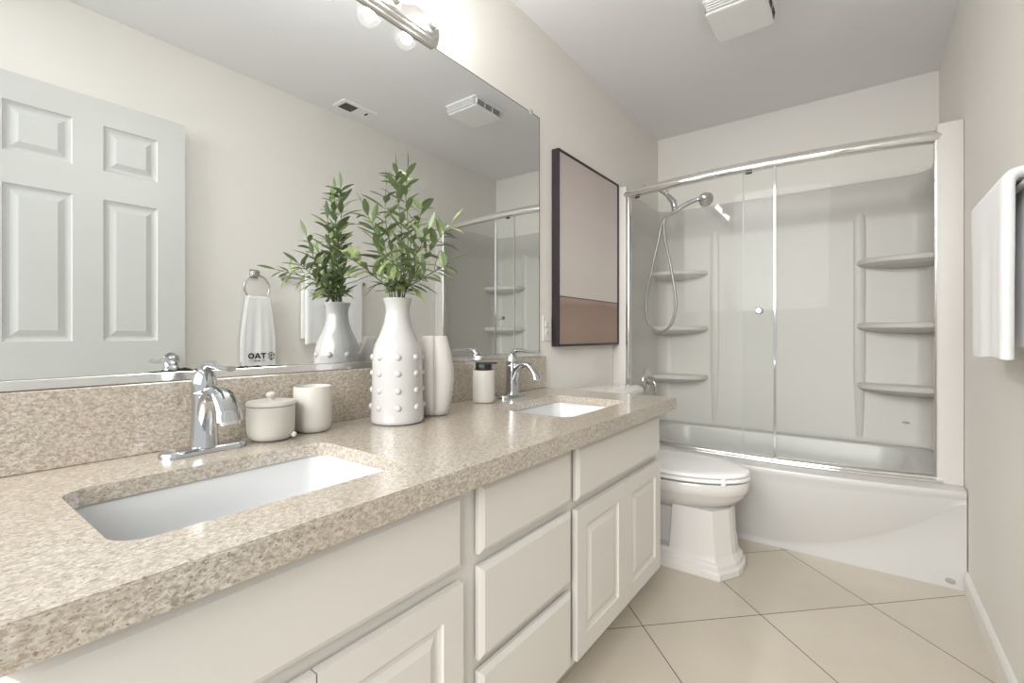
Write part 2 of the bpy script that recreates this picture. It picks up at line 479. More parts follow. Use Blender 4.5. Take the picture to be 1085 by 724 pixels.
# apron: flat skirt at the floor, bowed belly above the swoosh line
def zc(x): return max(.035, min(RZ - .05, .03 + .33 * (abs((x - XM) / XM)) ** 2.1))
cols = []
for x in xs:
    zz = zc(x); pts = [(yrim(x) + .010, RZ), (yrim(x) + .003, RZ - .003), (yrim(x), RZ - .010), (yrim(x) + .001, RZ - .026), (yrim(x) + .006, RZ - .036)]
    top = RZ - .036; yt = yrim(x) + .006
    for k in range(1, 11):
        s = k / 10; z = top + (zz - top) * s
        y = yt + (T - yt) * (s ** 1.25)
        pts.append((y, z))
    pts += [(T + .003, zz - .008), (T + .003, zz * .5), (T + .003, 0.0)]
    cols.append([(x, y, z) for y, z in pts])
loops(bm, cols, closed=False)
bmesh.ops.remove_doubles(bm, verts=bm.verts, dist=.0004)
for v in bm.verts: v.co += TL
o = obj('tub_body', bm, M['acrylic'], tub, True, angle=28)
# apron drain grommet and overflow plate
bm = B(); tube(bm, [(1.483, T + .003, .030), (1.483, T - .003, .030)], [(.016, .010), (.016, .010)], 20)
for v in bm.verts: v.co += TL
obj('apron_plug', bm, M['nickel'], tub, True)
bm = B(); tube(bm, [(.135, 3.0, .30), (.150, 3.0, .298)], .035, 24)
for v in bm.verts: v.co += TL
obj('overflow_plate', bm, M['chrome'], tub, True)
bm = B(); tube(bm, [(.36, 2.98, RZ - .3215), (.36, 2.98, RZ - .316)], .035, 24)
for v in bm.verts: v.co += TL
obj('drain', bm, M['chrome'], tub, True)

# ================================================================ SHOWER SURROUND
sur = thing('shower_surround', 'glossy off-white wall surround above the bathtub with moulded corner shelves', 'shower wall', (XM, D - .3, RZ))
SL = Vector((-XM, -(D - .3), -RZ))
FL, YF = .085, 2.625       # front flange width and y of its front face
def plan(off, ro):
    """inner line of the U seen from above, left front to right front"""
    side = .030 + off; back = D - .032 - off; r = ro
    p = [(.002, YF), (FL - .012, YF), (FL - .003, YF + .003), (FL, YF + .014), (FL - .004, YF + .04), (side + .012, YF + .075), (side, YF + .10)]
    for k in range(9):
        a = PI - PI / 2 * k / 8
        p.append((side + r + r * math.cos(a), back - r + r * math.sin(a)))
    q = [(W - x, y) for x, y in reversed(p)]
    return p + q
bm = B()
lev = [(RZ + .001, 0), (RZ + .012, .004), (RZ + .03, 0), (1.66, 0), (1.70, .004), (1.745, .022), (1.865, .020), (1.885, .014), (1.890, .004)]
rings = [[(x, y, z) for x, y in plan(o_, .085 + o_)] for z, o_ in lev]
R = loops(bm, rings, closed=False)
# outer skin against the walls and caps
def outerplan(z):
    n = len(plan(0, .085)); h_ = n // 2
    p = []
    for i, (x, y) in enumerate(plan(0, .085)):
        if i < 7: p.append((.0015, y if i else YF))
        elif i < h_: p.append((.0015 if i < 11 else .0015 + (i - 11) * .02, D - .0015 if i >= 11 else YF + .1 + (D - YF - .1) * (i - 7) / 4))
        else: p.append(None)
    for i in range(h_, n): x, y = p[n - 1 - i]; p[i] = (W - x, y)
    return [(x, y, z) for x, y in p]
Ro = loops(bm, [outerplan(RZ + .001), outerplan(1.89)], closed=False)
for a, b in ((R[0], Ro[0]), (R[-1], Ro[1])):
    for i in range(len(a) - 1): bm.faces.new((a[i], a[i + 1], b[i + 1], b[i]))
for v in bm.verts: v.co += SL
obj('wall_panels', bm, M['surround'], sur, True, angle=50)
# moulded vertical ribs either side of the shelf columns
for xr in (.40, W - .345):
    bm = B(); yb_ = D - .034
    prof = [(xr + .030 * math.cos(PI * k / 10), yb_ + .004 - .011 * math.sin(PI * k / 10)) for k in range(11)]
    loops(bm, [[(xr + (x - xr) * s, yb_ + (y - yb_) * s, z) for x, y in prof] for z, s in ((RZ + .03, .5), (.60, .75), (.80, 1), (1.60, 1), (1.70, 1), (1.75, 1))], False, True, True)
    for v in bm.verts: v.co += SL
    obj('shelf_rib', bm, M['surround'], sur, True)
def shelf(side, z):
    bm = B(); a, b = (.325, .17)
    cx = .031 if side == 'L' else W - .031; sg = 1 if side == 'L' else -1
    cy = D - .033
    def ring(s, zz, grow=1):
        out = [(cx, cy, zz)]
        for k in range(17):
            t = PI / 2 * k / 16
            out.append((cx + sg * a * s * math.cos(t) ** .85, cy - b * s * math.sin(t) ** .85, zz))
        return out
    loops(bm, [ring(.965, z + .000), ring(1.0, z - .006), ring(1.0, z - .026), ring(.93, z - .037), ring(.78, z - .048), ring(.50, z - .056)], True, True, True)
    for v in bm.verts: v.co += SL
    obj('corner_shelf', bm, M['surround'], sur, True)
for z in (1.437, 1.078, .738): shelf('R', z)
for z in (1.452, 1.072, .738): shelf('L', z)
bm = B(); tube(bm, [(1.396, D - .0325, .527), (1.396, D - .036, .527)], [(.019, .007), (.016, .006)], 20)
for v in bm.verts: v.co += SL
obj('logo_badge', bm, M['nickel'], sur, True)

# ================================================================ SHOWER DOOR
sd = thing('shower_door', 'chrome framed sliding glass shower door curved along the bathtub rim', 'shower door', (XM, 2.62, RZ))
DL = Vector((-XM, -2.62, -RZ))
XL, XR = .088, W - .078
def ydoor(x, o=0): return 2.668 - bow(x, .098) + o
def arc(xa, xb, z, o=0, n=48): return [(xa + (xb - xa) * i / n, ydoor(xa + (xb - xa) * i / n, o), z) for i in range(n + 1)]
def rel(bm):
    for v in bm.verts: v.co += DL
    return bm
rail_prof = [(math.copysign(abs(math.cos(a)) ** .8, math.cos(a)) * .026, math.copysign(abs(math.sin(a)) ** .8, math.sin(a)) * .022) for a in [2 * PI * k / 20 for k in range(20)]]
bm = B(); tube(bm, arc(XL - .02, XR + .01, 1.842), 1, prof=rail_prof)
tube(bm, arc(XL - .01, XR + .005, 1.864, .012), 1, prof=[(a * .55, b * .5) for a, b in rail_prof])
obj('top_rail', rel(bm), M['railchrome'], sd, True)
bm = B()
tube(bm, arc(XL - .02, XR + .01, RZ + .0145, .010), 1, prof=[(a * 1.05, b * .62) for a, b in rail_prof])
tube(bm, arc(XL - .02, XR + .01, RZ + .008, -.022), 1, prof=[(a * .5, b * .34) for a, b in rail_prof])
obj('bottom_track', rel(bm), M['railchrome'], sd, True)
for xa, xb in ((XL - .010, XL + .012), (XR - .012, XR + .010)):
    yj = ydoor((xa + xb) / 2)
    bm = boxm(xa, xb, yj - .020, yj + .028, RZ + .022, 1.838, .004)
    obj('wall_jamb', rel(bm), M['nickel'], sd)
def pane(xa, xb, o, m, z0=RZ + .026, z1=1.832, th=.006):
    bm = B(); n = 28
    f = arc(xa, xb, 0, o, n); bk = arc(xa, xb, 0, o + th, n)
    ring = [(x, y) for x, y, _ in f] + [(x, y) for x, y, _ in reversed(bk)]
    loops(bm, [[(x, y, z0) for x, y in ring], [(x, y, z1) for x, y in ring]], True, True, True)
    return obj('glass_panel', rel(bm), m, sd, True)
pa = pane(XL + .012, .862, -.013, M['glassmilky'])
pb = pane(.722, XR - .012, .014, M['glass'])
bm = B(); x = .864; y = ydoor(x, -.013)
box(bm, x - .004, x + .006, y - .003, y + .009, RZ + .026, 1.832, .001)
obj('edge_strip', rel(bm), M['chrome'], pa)
bm = B(); x = .722; y = ydoor(x, .014)
box(bm, x - .003, x + .001, y - .001, y + .007, RZ + .026, 1.832)
obj('edge_seal', rel(bm), M['seal'], pb)
bm = B(); y = ydoor(.80, -.013)
tube(bm, [(.80, y, 1.128), (.80, y - .010, 1.128), (.80, y - .012, 1.128), (.80, y - .026, 1.128), (.80, y - .030, 1.128)], [.009, .009, .014, .016, .012], 20)
tube(bm, [(.80, y + .006, 1.128), (.80, y + .014, 1.128)], [.014, .012], 20)
obj('door_knob', rel(bm), M['chrome'], pa, True)
for xx in (.155, .752):
    bm = boxm(xx - .014, xx + .014, ydoor(xx, -.020), ydoor(xx, -.008), 1.806, 1.816, .002)
    obj('roller_bracket', rel(bm), M['black'], sd)

# ================================================================ SHOWER HARDWARE
sh = thing('hand_shower', 'chrome hand shower on its wall arm with a looping metal hose', 'shower head', (0, 3.05, 1.9))
HL = Vector((0, -3.05, -1.9))
def relh(bm):
    for v in bm.verts: v.co += HL
    return bm
YS = 3.05
bm = B(); tube(bm, bez([(.0315, YS, 1.99), (.075, YS, 1.988), (.135, YS, 1.960), (.20, YS, 1.905)], 8), .0105, 14)
obj('shower_arm', relh(bm), M['chrome'], sh, True)
bm = B(); tube(bm, [(.0315, YS, 1.99), (.040, YS, 1.99)], [.027, .018], 20)
obj('flange', relh(bm), M['chrome'], sh, True)
bm = B()
tube(bm, [(.185, YS, 1.922), (.205, YS, 1.896), (.225, YS, 1.872), (.232, YS, 1.840), (.235, YS, 1.815)], [.014, .019, .021, .020, .015], 16)
tube(bm, [(.175, YS - .005, 1.93), (.205, YS - .012, 1.955)], [.008, .006], 12)
sphere(bm, (.238, YS - .012, 1.815), .020, 14, 8)
obj('holder', relh(bm), M['chrome'], sh, True)
bm = B()
tube(bm, bez([(.185, YS - .02, 1.775), (.24, YS - .02, 1.80), (.31, YS - .02, 1.835), (.385, YS - .02, 1.855), (.42, YS - .02, 1.85)], 8), [.010 + .004 * abs(math.sin(k / 32 * 3)) for k in range(33)], 14)
tube(bm, [(.405, YS - .012, 1.872), (.425, YS - .022, 1.852), (.438, YS - .032, 1.838), (.446, YS - .038, 1.830)], [.022, .043, .046, .036], 24)
obj('spray_head', relh(bm), M['chrome'], sh, True)
bm = B()
tube(bm, bez([(.225, YS, 1.80), (.16, YS, 1.76), (.125, YS, 1.62), (.085, YS, 1.45), (.045, YS, 1.25), (.062, YS - .01, 1.10), (.135, YS - .015, 1.03), (.21, YS - .02, 1.07), (.248, YS - .02, 1.20), (.225, YS - .02, 1.40), (.180, YS - .02, 1.62), (.172, YS - .02, 1.73), (.188, YS - .02, 1.778)], 10), .0088, 10)
obj('hose', relh(bm), M['hosemetal'], sh, True)

vt = thing('shower_valve', 'round chrome valve plate with lever low on the left shower wall', 'shower valve', (.03, 3.10, .70))
bm = B(); tube(bm, [(.0005, 0, 0), (.006, 0, 0), (.014, 0, 0)], [.082, .080, .062], 32)
obj('escutcheon', bm, M['nickel'], vt, True)
bm = B(); tube(bm, [(.012, 0, 0), (.05, 0, 0)], [.028, .024], 20)
tube(bm, bez([(.045, 0, 0), (.06, 0, -.03), (.062, 0, -.085)], 6), .010, 12)
obj('lever', bm, M['nickel'], vt, True)

# ================================================================ VANITY CABINET
van = thing('vanity_cabinet', 'long off-white painted vanity cabinet under the stone countertop', 'cabinet', (.30, .95, 0))
VL = Vector((-.30, -.95, 0))
def relv(bm):
    for v in bm.verts: v.co += VL
    return bm
CB, CT = .118, CZ - .043          # body bottom / top
CX = .572
Y0, Y1 = .052, 1.752
bm = B()
# open box: ends, bottom, back rail and a face frame with real openings
box(bm, .006, CX - .019, Y0, Y0 + .018, CB, CT - .0005); box(bm, .006, CX - .019, Y1 - .018, Y1, CB, CT - .0005)
box(bm, .006, CX - .019, Y0 + .018, Y1 - .018, CB, CB + .018)
box(bm, .006, .018, Y0 + .018, Y1 - .018, CB + .018, CT - .0005)
box(bm, CX - .019, CX, Y0, Y1, CB, CT - .0005, .001, 1)
obj('cabinet_body', relv(bm), M['cab'], van)
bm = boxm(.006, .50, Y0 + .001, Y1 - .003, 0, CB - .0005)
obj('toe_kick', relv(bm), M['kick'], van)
FX = .592
def slabfront(name, ya, yb, za, zb, bev=.007):
    bm = B()
    P = lambda ins, x: [(x, ya + ins, za + ins), (x, yb - ins, za + ins), (x, yb - ins, zb - ins), (x, ya + ins, zb - ins)]
    loops(bm, [P(0, CX + .0045), P(0, FX - .007), P(.003, FX - .0045), P(.012, FX)], True, True, True)
    return obj(name, relv(bm), M['cab'], van)
def doorfront(ya, yb, za, zb):
    st = .052
    bm = panelled(lambda u, v, d: (FX + d, u, v), [ya, ya + st, yb - st, yb], [za, za + st, zb - st, zb], {(1, 1)}, [(.003, -.004), (.010, -.0065), (.016, -.0065), (.032, -.0015)], .0155)
    return obj('cabinet_door', relv(bm), M['cab'], van)
slabfront('false_front', .062, .662, .568, .712)
slabfront('false_front', 1.110, 1.748, .566, .712)
for za, zb in ((.572, .712), (.360, .548), (.140, .338)): slabfront('drawer_front', .712, 1.080, za, zb)
doorfront(.062, .3595, .140, .541); doorfront(.3625, .660, .140, .541)
doorfront(1.106, 1.4255, .140, .543); doorfront(1.4285, 1.748, .140, .543)

# ================================================================ COUNTERTOP
ct = thing('countertop', 'speckled tan stone vanity countertop with two sink cutouts and backsplash', 'countertop', (.31, .95, CZ - .043))
KL = Vector((-.31, -.95, -(CZ - .043)))
S1 = (.205, .510, .160, .602); S2 = (.205, .510, 1.205, 1.640)
h1 = [(p[0], p[1]) for p in rrect(*S1, .040, 8)]; h2 = [(p[0], p[1]) for p in rrect(*S2, .040, 8)]
bm = slab_with_holes([(.003, .048), (CFX, .048), (CFX, CEY), (.003, CEY)], [h1, h2], CZ - .028, CZ)
eds = [e for e in bm.edges if (abs(e.verts[0].co.x - CFX) < 1e-5 and abs(e.verts[1].co.x - CFX) < 1e-5) or (abs(e.verts[0].co.y - CEY) < 1e-5 and abs(e.verts[1].co.y - CEY) < 1e-5)]
eds = [e for e in eds if max(e.verts[0].co.z, e.verts[1].co.z) > CZ - .001]
bmesh.ops.bevel(bm, geom=eds, offset=.002, segments=2, affect='EDGES')
# doubled-up build-out under the front and the end
loops(bm, [[(CFX, .048, z), (CFX, CEY, z), (.003, CEY, z), (.003, CEY - .05, z), (CFX - .06, CEY - .05, z), (CFX - .06, .048, z)] for z in (CZ - .028, CZ - .043)], True, False, True)
bmesh.ops.remove_doubles(bm, verts=bm.verts, dist=.0003)
for v in bm.verts: v.co += KL
obj('stone_slab', bm, M['stone'], ct)
bm = boxm(.003, .022, .048, CEY, CZ + .0003, .9121, .0015, 1)
for v in bm.verts: v.co += KL
obj('backsplash', bm, M['stone'], ct)

def sink(c, label):
    x0, x1, y0, y1 = c; cx, cy = (x0 + x1) / 2, (y0 + y1) / 2
    s = thing('sink', label, 'sink', (cx, cy, CZ - .20), 0, 'undermount sinks')
    bm = B(); zt = CZ - .0290 - (CZ - .20)
    X, Y_ = (x1 - x0) / 2, (y1 - y0) / 2
    R_ = lambda k, z, r: [(p[0], p[1], z) for p in rrect(-X + k, X - k, -Y_ + k, Y_ - k, r, 8)]
    rings = [R_(-.022, zt - .012, .06), R_(-.022, zt, .06), R_(-.005, zt, .045), R_(-.002, zt - .006, .043), R_(.004, zt - .06, .05), R_(.014, zt - .105, .06), R_(.040, zt - .135, .06), R_(.10, zt - .143, .03)]
    back = [R_(.10, zt - .150, .03), R_(.030, zt - .145, .06), R_(0, zt - .10, .05), R_(-.010, zt - .02, .05), R_(-.022, zt - .012, .06)]
    loops(bm, rings, True, False, True); loops(bm, back, True, True, False)
    bmesh.ops.remove_doubles(bm, verts=bm.verts, dist=.0002)
    obj('basin', bm, M['basin'], s, True, angle=60)
    bm = B(); tube(bm, [(0, 0, zt - .1432), (0, 0, zt - .139)], [.024, .020], 24)
    obj('drain', bm, M['chrome'], s, True)
    return s
sink(S1, 'white rectangular undermount sink in front of the nearer faucet, beside the lidded jar')
sink(S2, 'white rectangular undermount sink in front of the far faucet, at the toilet end')

# ================================================================ FAUCETS
def faucet(loc, label):
    t = thing('faucet', label, 'faucet', loc, 0, 'bathroom faucets')
    bm = B()
    P = lambda kx, ky, z: [(p[0], p[1], z) for p in rrect(-kx, kx, -ky, ky, min(kx, ky) * .98, 8)]
    loops(bm, [P(.027, .080, .0005), P(.027, .080, .008), P(.024, .077, .012), P(.018, .07, .014)], True, True, True)
    obj('base_plate', bm, M['chrome'], t, True)
    bm = B()
    lathe(bm, [(.0270, .012), (.0255, .02), (.0240, .06), (.0232, .10), (.0230, .118), (.0240, .122), (.0230, .126)], n=28)
    obj('body', bm, M['chrome'], t, True)
    bm = B()
    path = bez([(.004, 0, .030), (.010, 0, .075), (.028, 0, .112), (.060, 0, .131), (.092, 0, .122), (.114, 0, .096), (.122, 0, .076)], 7)
    n = len(path)
    rr = []
    for i in range(n):
        s = i / (n - 1)
        rr.append((.0185 + .0055 * max(0, (s - .3) / .7), .0205 - .0095 * min(1, s / .55)))
    tube(bm, path, rr, 18)
    obj('spout', bm, M['chrome'], t, True)
    bm = B(); tube(bm, [(.1215, 0, .078), (.1235, 0, .070)], [(.020, .0095), (.018, .009)], 18)
    obj('aerator', bm, M['brushed'], t, True)
    bm = B()
    lathe(bm, [(.0230, .1265), (.0240, .132), (.0232, .148), (.0190, .163), (.012, .172), (.003, .177)], n=28)
    path = bez([(-.004, 0, .158), (.006, 0, .176), (.030, 0, .184), (.065, 0, .181), (.100, 0, .1785), (.128, 0, .179)], 6)
    n = len(path)
    tube(bm, path, [(.0150 - .0065 * i / (n - 1), .0120 - .0070 * min(1, 1.6 * i / (n - 1))) for i in range(n)], 14)
    obj('handle', bm, M['chrome'], t, True)
    return t
faucet((.098, .402, CZ), 'single lever chrome faucet nearest the camera, beside the lidded jar')
faucet((.098, 1.478, CZ), 'single lever chrome faucet at the far sink, beside the soap dispenser')

# ================================================================ MIRROR
mir = thing('wall_mirror', 'large frameless wall mirror running the length of the vanity', 'mirror', (0, .95, .932))
ML = Vector((0, -.95, -.932))
def relm(bm):
    for v in bm.verts: v.co += ML
    return bm
MY0, MY1, MZ0, MZ1 = .052, 1.812, .9325, 2.012
obj('mirror_glass', relm(boxm(.002, .006, MY0, MY1, MZ0, MZ1)), M['mirror'], mir)
bm = B()
box(bm, .0015, .0066, MY1 - .0005, MY1 + .002, MZ0, MZ1 + .002); box(bm, .0015, .0066, MY0, MY1, MZ1 - .0003, MZ1 + .002)
obj('mirror_edge', relm(bm), M['darkedge'], mir)
bm = B(); box(bm, .0015, .0125, MY0, MY1 + .002, .9135, .9318, .001, 1)
obj('bottom_channel', relm(bm), M['channel'], mir)
# worn black patches where the silver has gone along the lower edge
bm = B(); N = 90
ya, yb_ = .325, .66
lo, up = [], []
for i in range(N + 1):
    y = ya + (yb_ - ya) * i / N
    h_ = .0022 + .0030 * abs(math.sin(i * .9) * math.sin(i * .37 + 1)) + (.003 if .17 < i / N < .25 or .40 < i / N < .46 else 0)
    h_ *= min(1, i / 5, (N - i) / 28)
    lo.append((y, .9322)); up.append((y, .9326 + h_))
ring = lo + up[::-1]
loops(bm, [[(.0062, y, z) for y, z in ring], [(.0068, y, z) for y, z in ring]], True, True, True)
obj('tarnished_edge', relm(bm), M['black'], mir)
for c in ((1.772, 1.812, .9325, .9355), (1.8085, 1.8123, .9356, .946), (1.8095, 1.8123, 1.36, 1.372), (1.8095, 1.8123, 1.62, 1.628)):
    obj('tarnished_edge', relm(boxm(.0062, .0068, *c)), M['black'], mir)
bm = B(); box(bm, .0015, .010, 1.735, 1.750, MZ1 - .010, MZ1 + .014, .001, 1)
obj('mirror_clip', relm(bm), M['channel'], mir)

# ================================================================ LIGHT BAR
lb = thing('vanity_light', 'chrome strip vanity light of clear globe bulbs above the mirror', 'light', (0, .87, 2.057))
YB = [1.10, .947, .794, .641]
def octa(ins, x):
    hw, hh, c = .3 - ins, .056 - ins, .032
    y0, y1, z0, z1 = -hw, hw, -hh, hh
    return [(x, y0 + c, z0), (x, y1 - c, z0), (x, y1 - .008, z0 + c * .8), (x, y1, 0), (x, y1 - .008, z1 - c * .8), (x, y1 - c, z1), (x, y0 + c, z1), (x, y0 + .008, z1 - c * .8), (x, y0, 0), (x, y0 + .008, z0 + c * .8)]
bm = B(); loops(bm, [octa(0, .0068), octa(0, .012), octa(.004, .016), octa(.010, .018), octa(.011, .023), octa(.016, .027), octa(.022, .029), octa(.023, .034), octa(.027, .036)], True, True, True)
obj('light_bar', bm, M['brushed'], lb)
for y in YB:
    bm = B(); tube(bm, [(.034, y - .87, 0), (.040, y - .87, 0), (.043, y - .87, 0), (.062, y - .87, 0), (.064, y - .87, 0)], [.031, .031, .022, .020, .016], 24)
    obj('socket', bm, M['brushed'], lb, True)
    bm = B(); sphere(bm, (.099, y - .87, 0), .0395, 28, 18)
    g = obj('bulb', bm, M['bulbglass'], lb, True)
    bm = B(); sphere(bm, (.093, y - .87, 0), .021, 18, 12)
    obj('filament', bm, M['glow'], g, True)

# ================================================================ PICTURE, OUTLET, CEILING GEAR
pic = thing('framed_picture', 'dark thin framed abstract picture in dusty pink and brown above the toilet', 'picture', (0, 2.272, .955))
hy, hz = .346, .95
bm = B()
for a in ((-hy, -hy + .010, 0, hz), (hy - .010, hy, 0, hz), (-hy + .010, hy - .010, 0, .010), (-hy + .010, hy - .010, hz - .010, hz)):
    box(bm, .002, .042, *a, .001, 1)
obj('frame', bm, M['frame'], pic)
bm = boxm(.003, .036, -hy + .0105, hy - .0105, .0105, hz - .0105)
obj('canvas', bm, M['art'], pic)

ou = thing('electrical_outlet', 'white duplex wall outlet between mirror and picture', 'outlet', (0, 1.880, 1.042))
bm = boxm(.0005, .006, -.036, .036, -.060, .060, .002)
obj('cover_plate', bm, M['outlet'], ou)
for z in (.021, -.021):
    bm = B(); pts = [(p[0], p[1]) for p in rrect(-.017, .017, -.0145, .0145, .012, 6)]
    loops(bm, [[(.006, a, b + z) for a, b in pts], [(.0085, a, b + z) for a, b in pts]], True, True, True)
    r = obj('receptacle', bm, M['outlet'], ou, True)
    bm = B()
    for a in (-.0065, .0065): box(bm, .0083, .0089, a - .0011, a + .0011, z - .001, z + .007)
    box(bm, .0083, .0089, -.0022, .0022, z - .010, z - .0055)
    obj('slots', bm, M['dark'], r)

fan = thing('exhaust_fan', 'white louvred exhaust fan cover on the ceiling nearer the shower', 'ceiling fan vent', (.775, 2.235, H))
bm = B(); hx, hy_ = .128, .135
sq = lambda kx, ky, z: [(p[0], p[1], z) for p in rrect(-kx, kx, -ky, ky, .012, 4)]
FZ = .056
loops(bm, [sq(hx, hy_, -.0005), sq(hx, hy_, -.007), sq(hx - .008, hy_ - .022, -.0075), sq(hx - .014, hy_ - .025, -FZ + .008), sq(hx - .012, hy_ - .012, -FZ + .007), sq(hx - .015, hy_ - .015, -FZ + .002), sq(hx - .022, hy_ - .022, -FZ)], True, True, True)
obj('fan_cover', bm, M['ventwhite'], fan)
for k in range(4):
    zz = -.0125 - k * .0102
    for sg in (-1, 1):
        ye = hy_ - .0065 - k * .0010
        bm = boxm(-hx + .018, hx - .018, min(sg * (ye - .017), sg * (ye + .009)), max(sg * (ye - .017), sg * (ye + .009)), zz - .0026, zz + .0026, .001, 1)
        obj('louvre', bm, M['ventwhite'], fan)
for k in range(4):
    zz = -.0150 - k * .0080
    for sg in (-1, 1):
        xe = hx - .0078 - k * .0012
        for c0, c1 in ((-.105, -.042), (-.030, .030), (.042, .105)):
            obj('louvre_gap', boxm(min(sg * (xe - .004), sg * xe), max(sg * (xe - .004), sg * xe), c0, c1, zz - .0022, zz + .0022), M['dark'], fan)

ve = thing('air_register', 'small flat white air register on the ceiling, seen in the mirror', 'ceiling vent', (1.382, 1.79, H))
bm = B()
loops(bm, [sq(.066, .125, -.0005), sq(.066, .125, -.004), sq(.060, .119, -.008)], True, True, True)
obj('faceplate', bm, M['ventwhite'], ve)
bm = boxm(-.042, .042, -.098, -.008, -.0086, -.0078)
obj('grille_opening', bm, M['dark'], ve)
for k in range(7):
    bm = boxm(-.042, .042, -.093 + k * .0128, -.091 + k * .0128, -.0112, -.0084)
    obj('slat', bm, M['nickel'], ve)
bm = boxm(-.030, .002, .066, .071, -.016, -.0078, .001, 1)
obj('damper_lever', bm, M['dark'], ve)

# ================================================================ TOILET
TY = 2.21
to = thing('toilet', 'white two-piece toilet between the vanity and the bathtub', 'toilet', (0, TY, 0))
def egg(xb, xf, hw, z, n=40, xc=None, pw=2.0, pb=3.2):
    xc = xc if xc is not None else xb + (xf - xb) * .45
    out = []
    for k in range(n):
        a = 2 * PI * k / n; c, s = math.cos(a), math.sin(a)
        p = pw if c > 0 else pb
        L_ = (xf - xc) if c > 0 else (xc - xb)
        out.append((xc + L_ * math.copysign(abs(c) ** (2 / p), c), hw * math.copysign(abs(s) ** (2 / p), s), z))
    return out
bm = B()
loops(bm, [egg(.30, .66, .090, .240), egg(.27, .715, .122, .262), egg(.262, .765, .155, .285), egg(.258, .798, .180, .318), egg(.256, .806, .186, .335), egg(.256, .812, .190, .340), egg(.255, .815, .190, .378), egg(.257, .811, .187, .384), egg(.30, .77, .15, .3845)], True, True, True)
obj('bowl', bm, M['porcelain'], to, True, angle=55)
def octo(xb, xf, hw, z, c=.055):
    return [(xb, -hw, z), (xf - c, -hw, z), (xf - c * .12, -hw * .42, z), (xf, -hw * .18, z), (xf, hw * .18, z), (xf - c * .12, hw * .42, z), (xf - c, hw, z), (xb, hw, z)]
bm = B()
loops(bm, [octo(.53, .752, .130, .268), octo(.525, .758, .136, .16), octo(.52, .768, .143, .078)], True, True, True)
obj('pedestal', bm, M['porcelain'], to)
bm = boxm(.06, .56, -.088, .088, .050, .285, .03, 3)
obj('trapway', bm, M['porcelain'], to, True)
bm = B()
sm = lambda xf, hw, z, k=0: octo(.055 + k, xf, hw, z, .060)
loops(bm, [sm(.793, .168, 0), sm(.796, .170, .004), sm(.796, .170, .028), sm(.792, .167, .034), sm(.786, .161, .038), sm(.785, .160, .050), sm(.782, .157, .058), sm(.775, .150, .065), sm(.771, .146, .074), sm(.769, .144, .080)], True, True, True)
obj('foot', bm, M['porcelain'], to)
bm = B()
loops(bm, [egg(.272, .815, .188, .3915), egg(.270, .818, .190, .393), egg(.270, .818, .190, .4035), egg(.272, .815, .188, .405)], True, True, True)
for bx, by in ((.74, .12), (.74, -.12), (.36, .14), (.36, -.14)): box(bm, bx - .008, bx + .008, by - .012, by + .012, .3842, .3918)
for bx, by in ((.74, .12), (.74, -.12), (.36, .14), (.36, -.14)): box(bm, bx - .008, bx + .008, by - .012, by + .012, .4048, .4112)
obj('seat_ring', bm, M['seat'], to, True, angle=60)
bm = B()
loops(bm, [egg(.260, .813, .187, .4110), egg(.258, .816, .189, .4125), egg(.258, .816, .189, .4215), egg(.266, .806, .180, .4275), egg(.30, .76, .15, .4305)], True, True, True)
obj('seat_lid', bm, M['seat'], to, True, angle=60)
bm = B()
rr_ = lambda k, z, xb=.025, xf=.255, hw=.240: [(p[0], p[1], z) for p in rrect(xb + k, xf - k, -hw + k, hw - k, .03, 6)]
loops(bm, [rr_(.030, .305), rr_(.020, .33), rr_(.010, .60), rr_(.008, .700)], True, True, True)
box(bm, .05, .25, -.12, .12, .255, .31, .02, 2)
obj('tank', bm, M['porcelain'], to, True, angle=50)
bm = B()
loops(bm, [rr_(.004, .7005, .02, .262, .25), rr_(-.001, .706, .02, .262, .25), rr_(-.001, .722, .02, .262, .25), rr_(.010, .734, .02, .262, .25), rr_(.022, .742, .02, .262, .25), rr_(.03, .744, .02, .262, .25)], True, True, True)
obj('tank_lid', bm, M['porcelain'], to, True, angle=35)
for z, y in ((.3845, -.07), (.3845, .07)):
    bm = boxm(.262, .30, y - .02, y + .02, .386, .412, .006)
    obj('seat_hinge', bm, M['seat'], to)
bm = B(); tube(bm, [(.246, -.17, .645), (.262, -.17, .645)], .016, 16); tube(bm, [(.258, -.17, .645), (.262, -.10, .640)], [.008, .006], 12)
obj('flush_lever', bm, M['chrome'], to, True)

# ================================================================ COUNTER OBJECTS
jar = thing('lidded_jar', 'squat cream ceramic jar with knobbed lid beside the nearer faucet', 'jar', (.088, .545, CZ))
bm = B(); lathe(bm, [(.028, .0005), (.040, .002), (.047, .008), (.0505, .018), (.0515, .04), (.0515, .079), (.0495, .0795)], n=48)
obj('jar_body', bm, M['cream'], jar, True)
bm = B(); lathe(bm, [(.0500, .0800), (.0525, .0815), (.0525, .087), (.0505, .090), (.03, .0915), (.008, .092), (.0065, .094), (.0075, .0965), (.0108, .101), (.0110, .105), (.0085, .109), (.004, .111), (.0005, .1115)], n=48)
obj('jar_lid', bm, M['cream'], jar, True)
bm = B(); sphere(bm, (.0465, .030, .012), .0065, 14, 8)
obj('foot_bead', bm, M['cream'], jar, True)

cup = B()
lathe(cup, [(.024, .0005), (.036, .002), (.0425, .009), (.0450, .02), (.0455, .05), (.0455, .111), (.0445, .1145), (.0430, .1145), (.0418, .111), (.0418, .02), (.030, .010), (.004, .009)], n=48)
cup = obj('tumbler', cup, M['cream'], None, True, (.078, .655, CZ))
tag(cup, 'open cream ceramic tumbler between lidded jar and tall bumpy vase', 'cup')

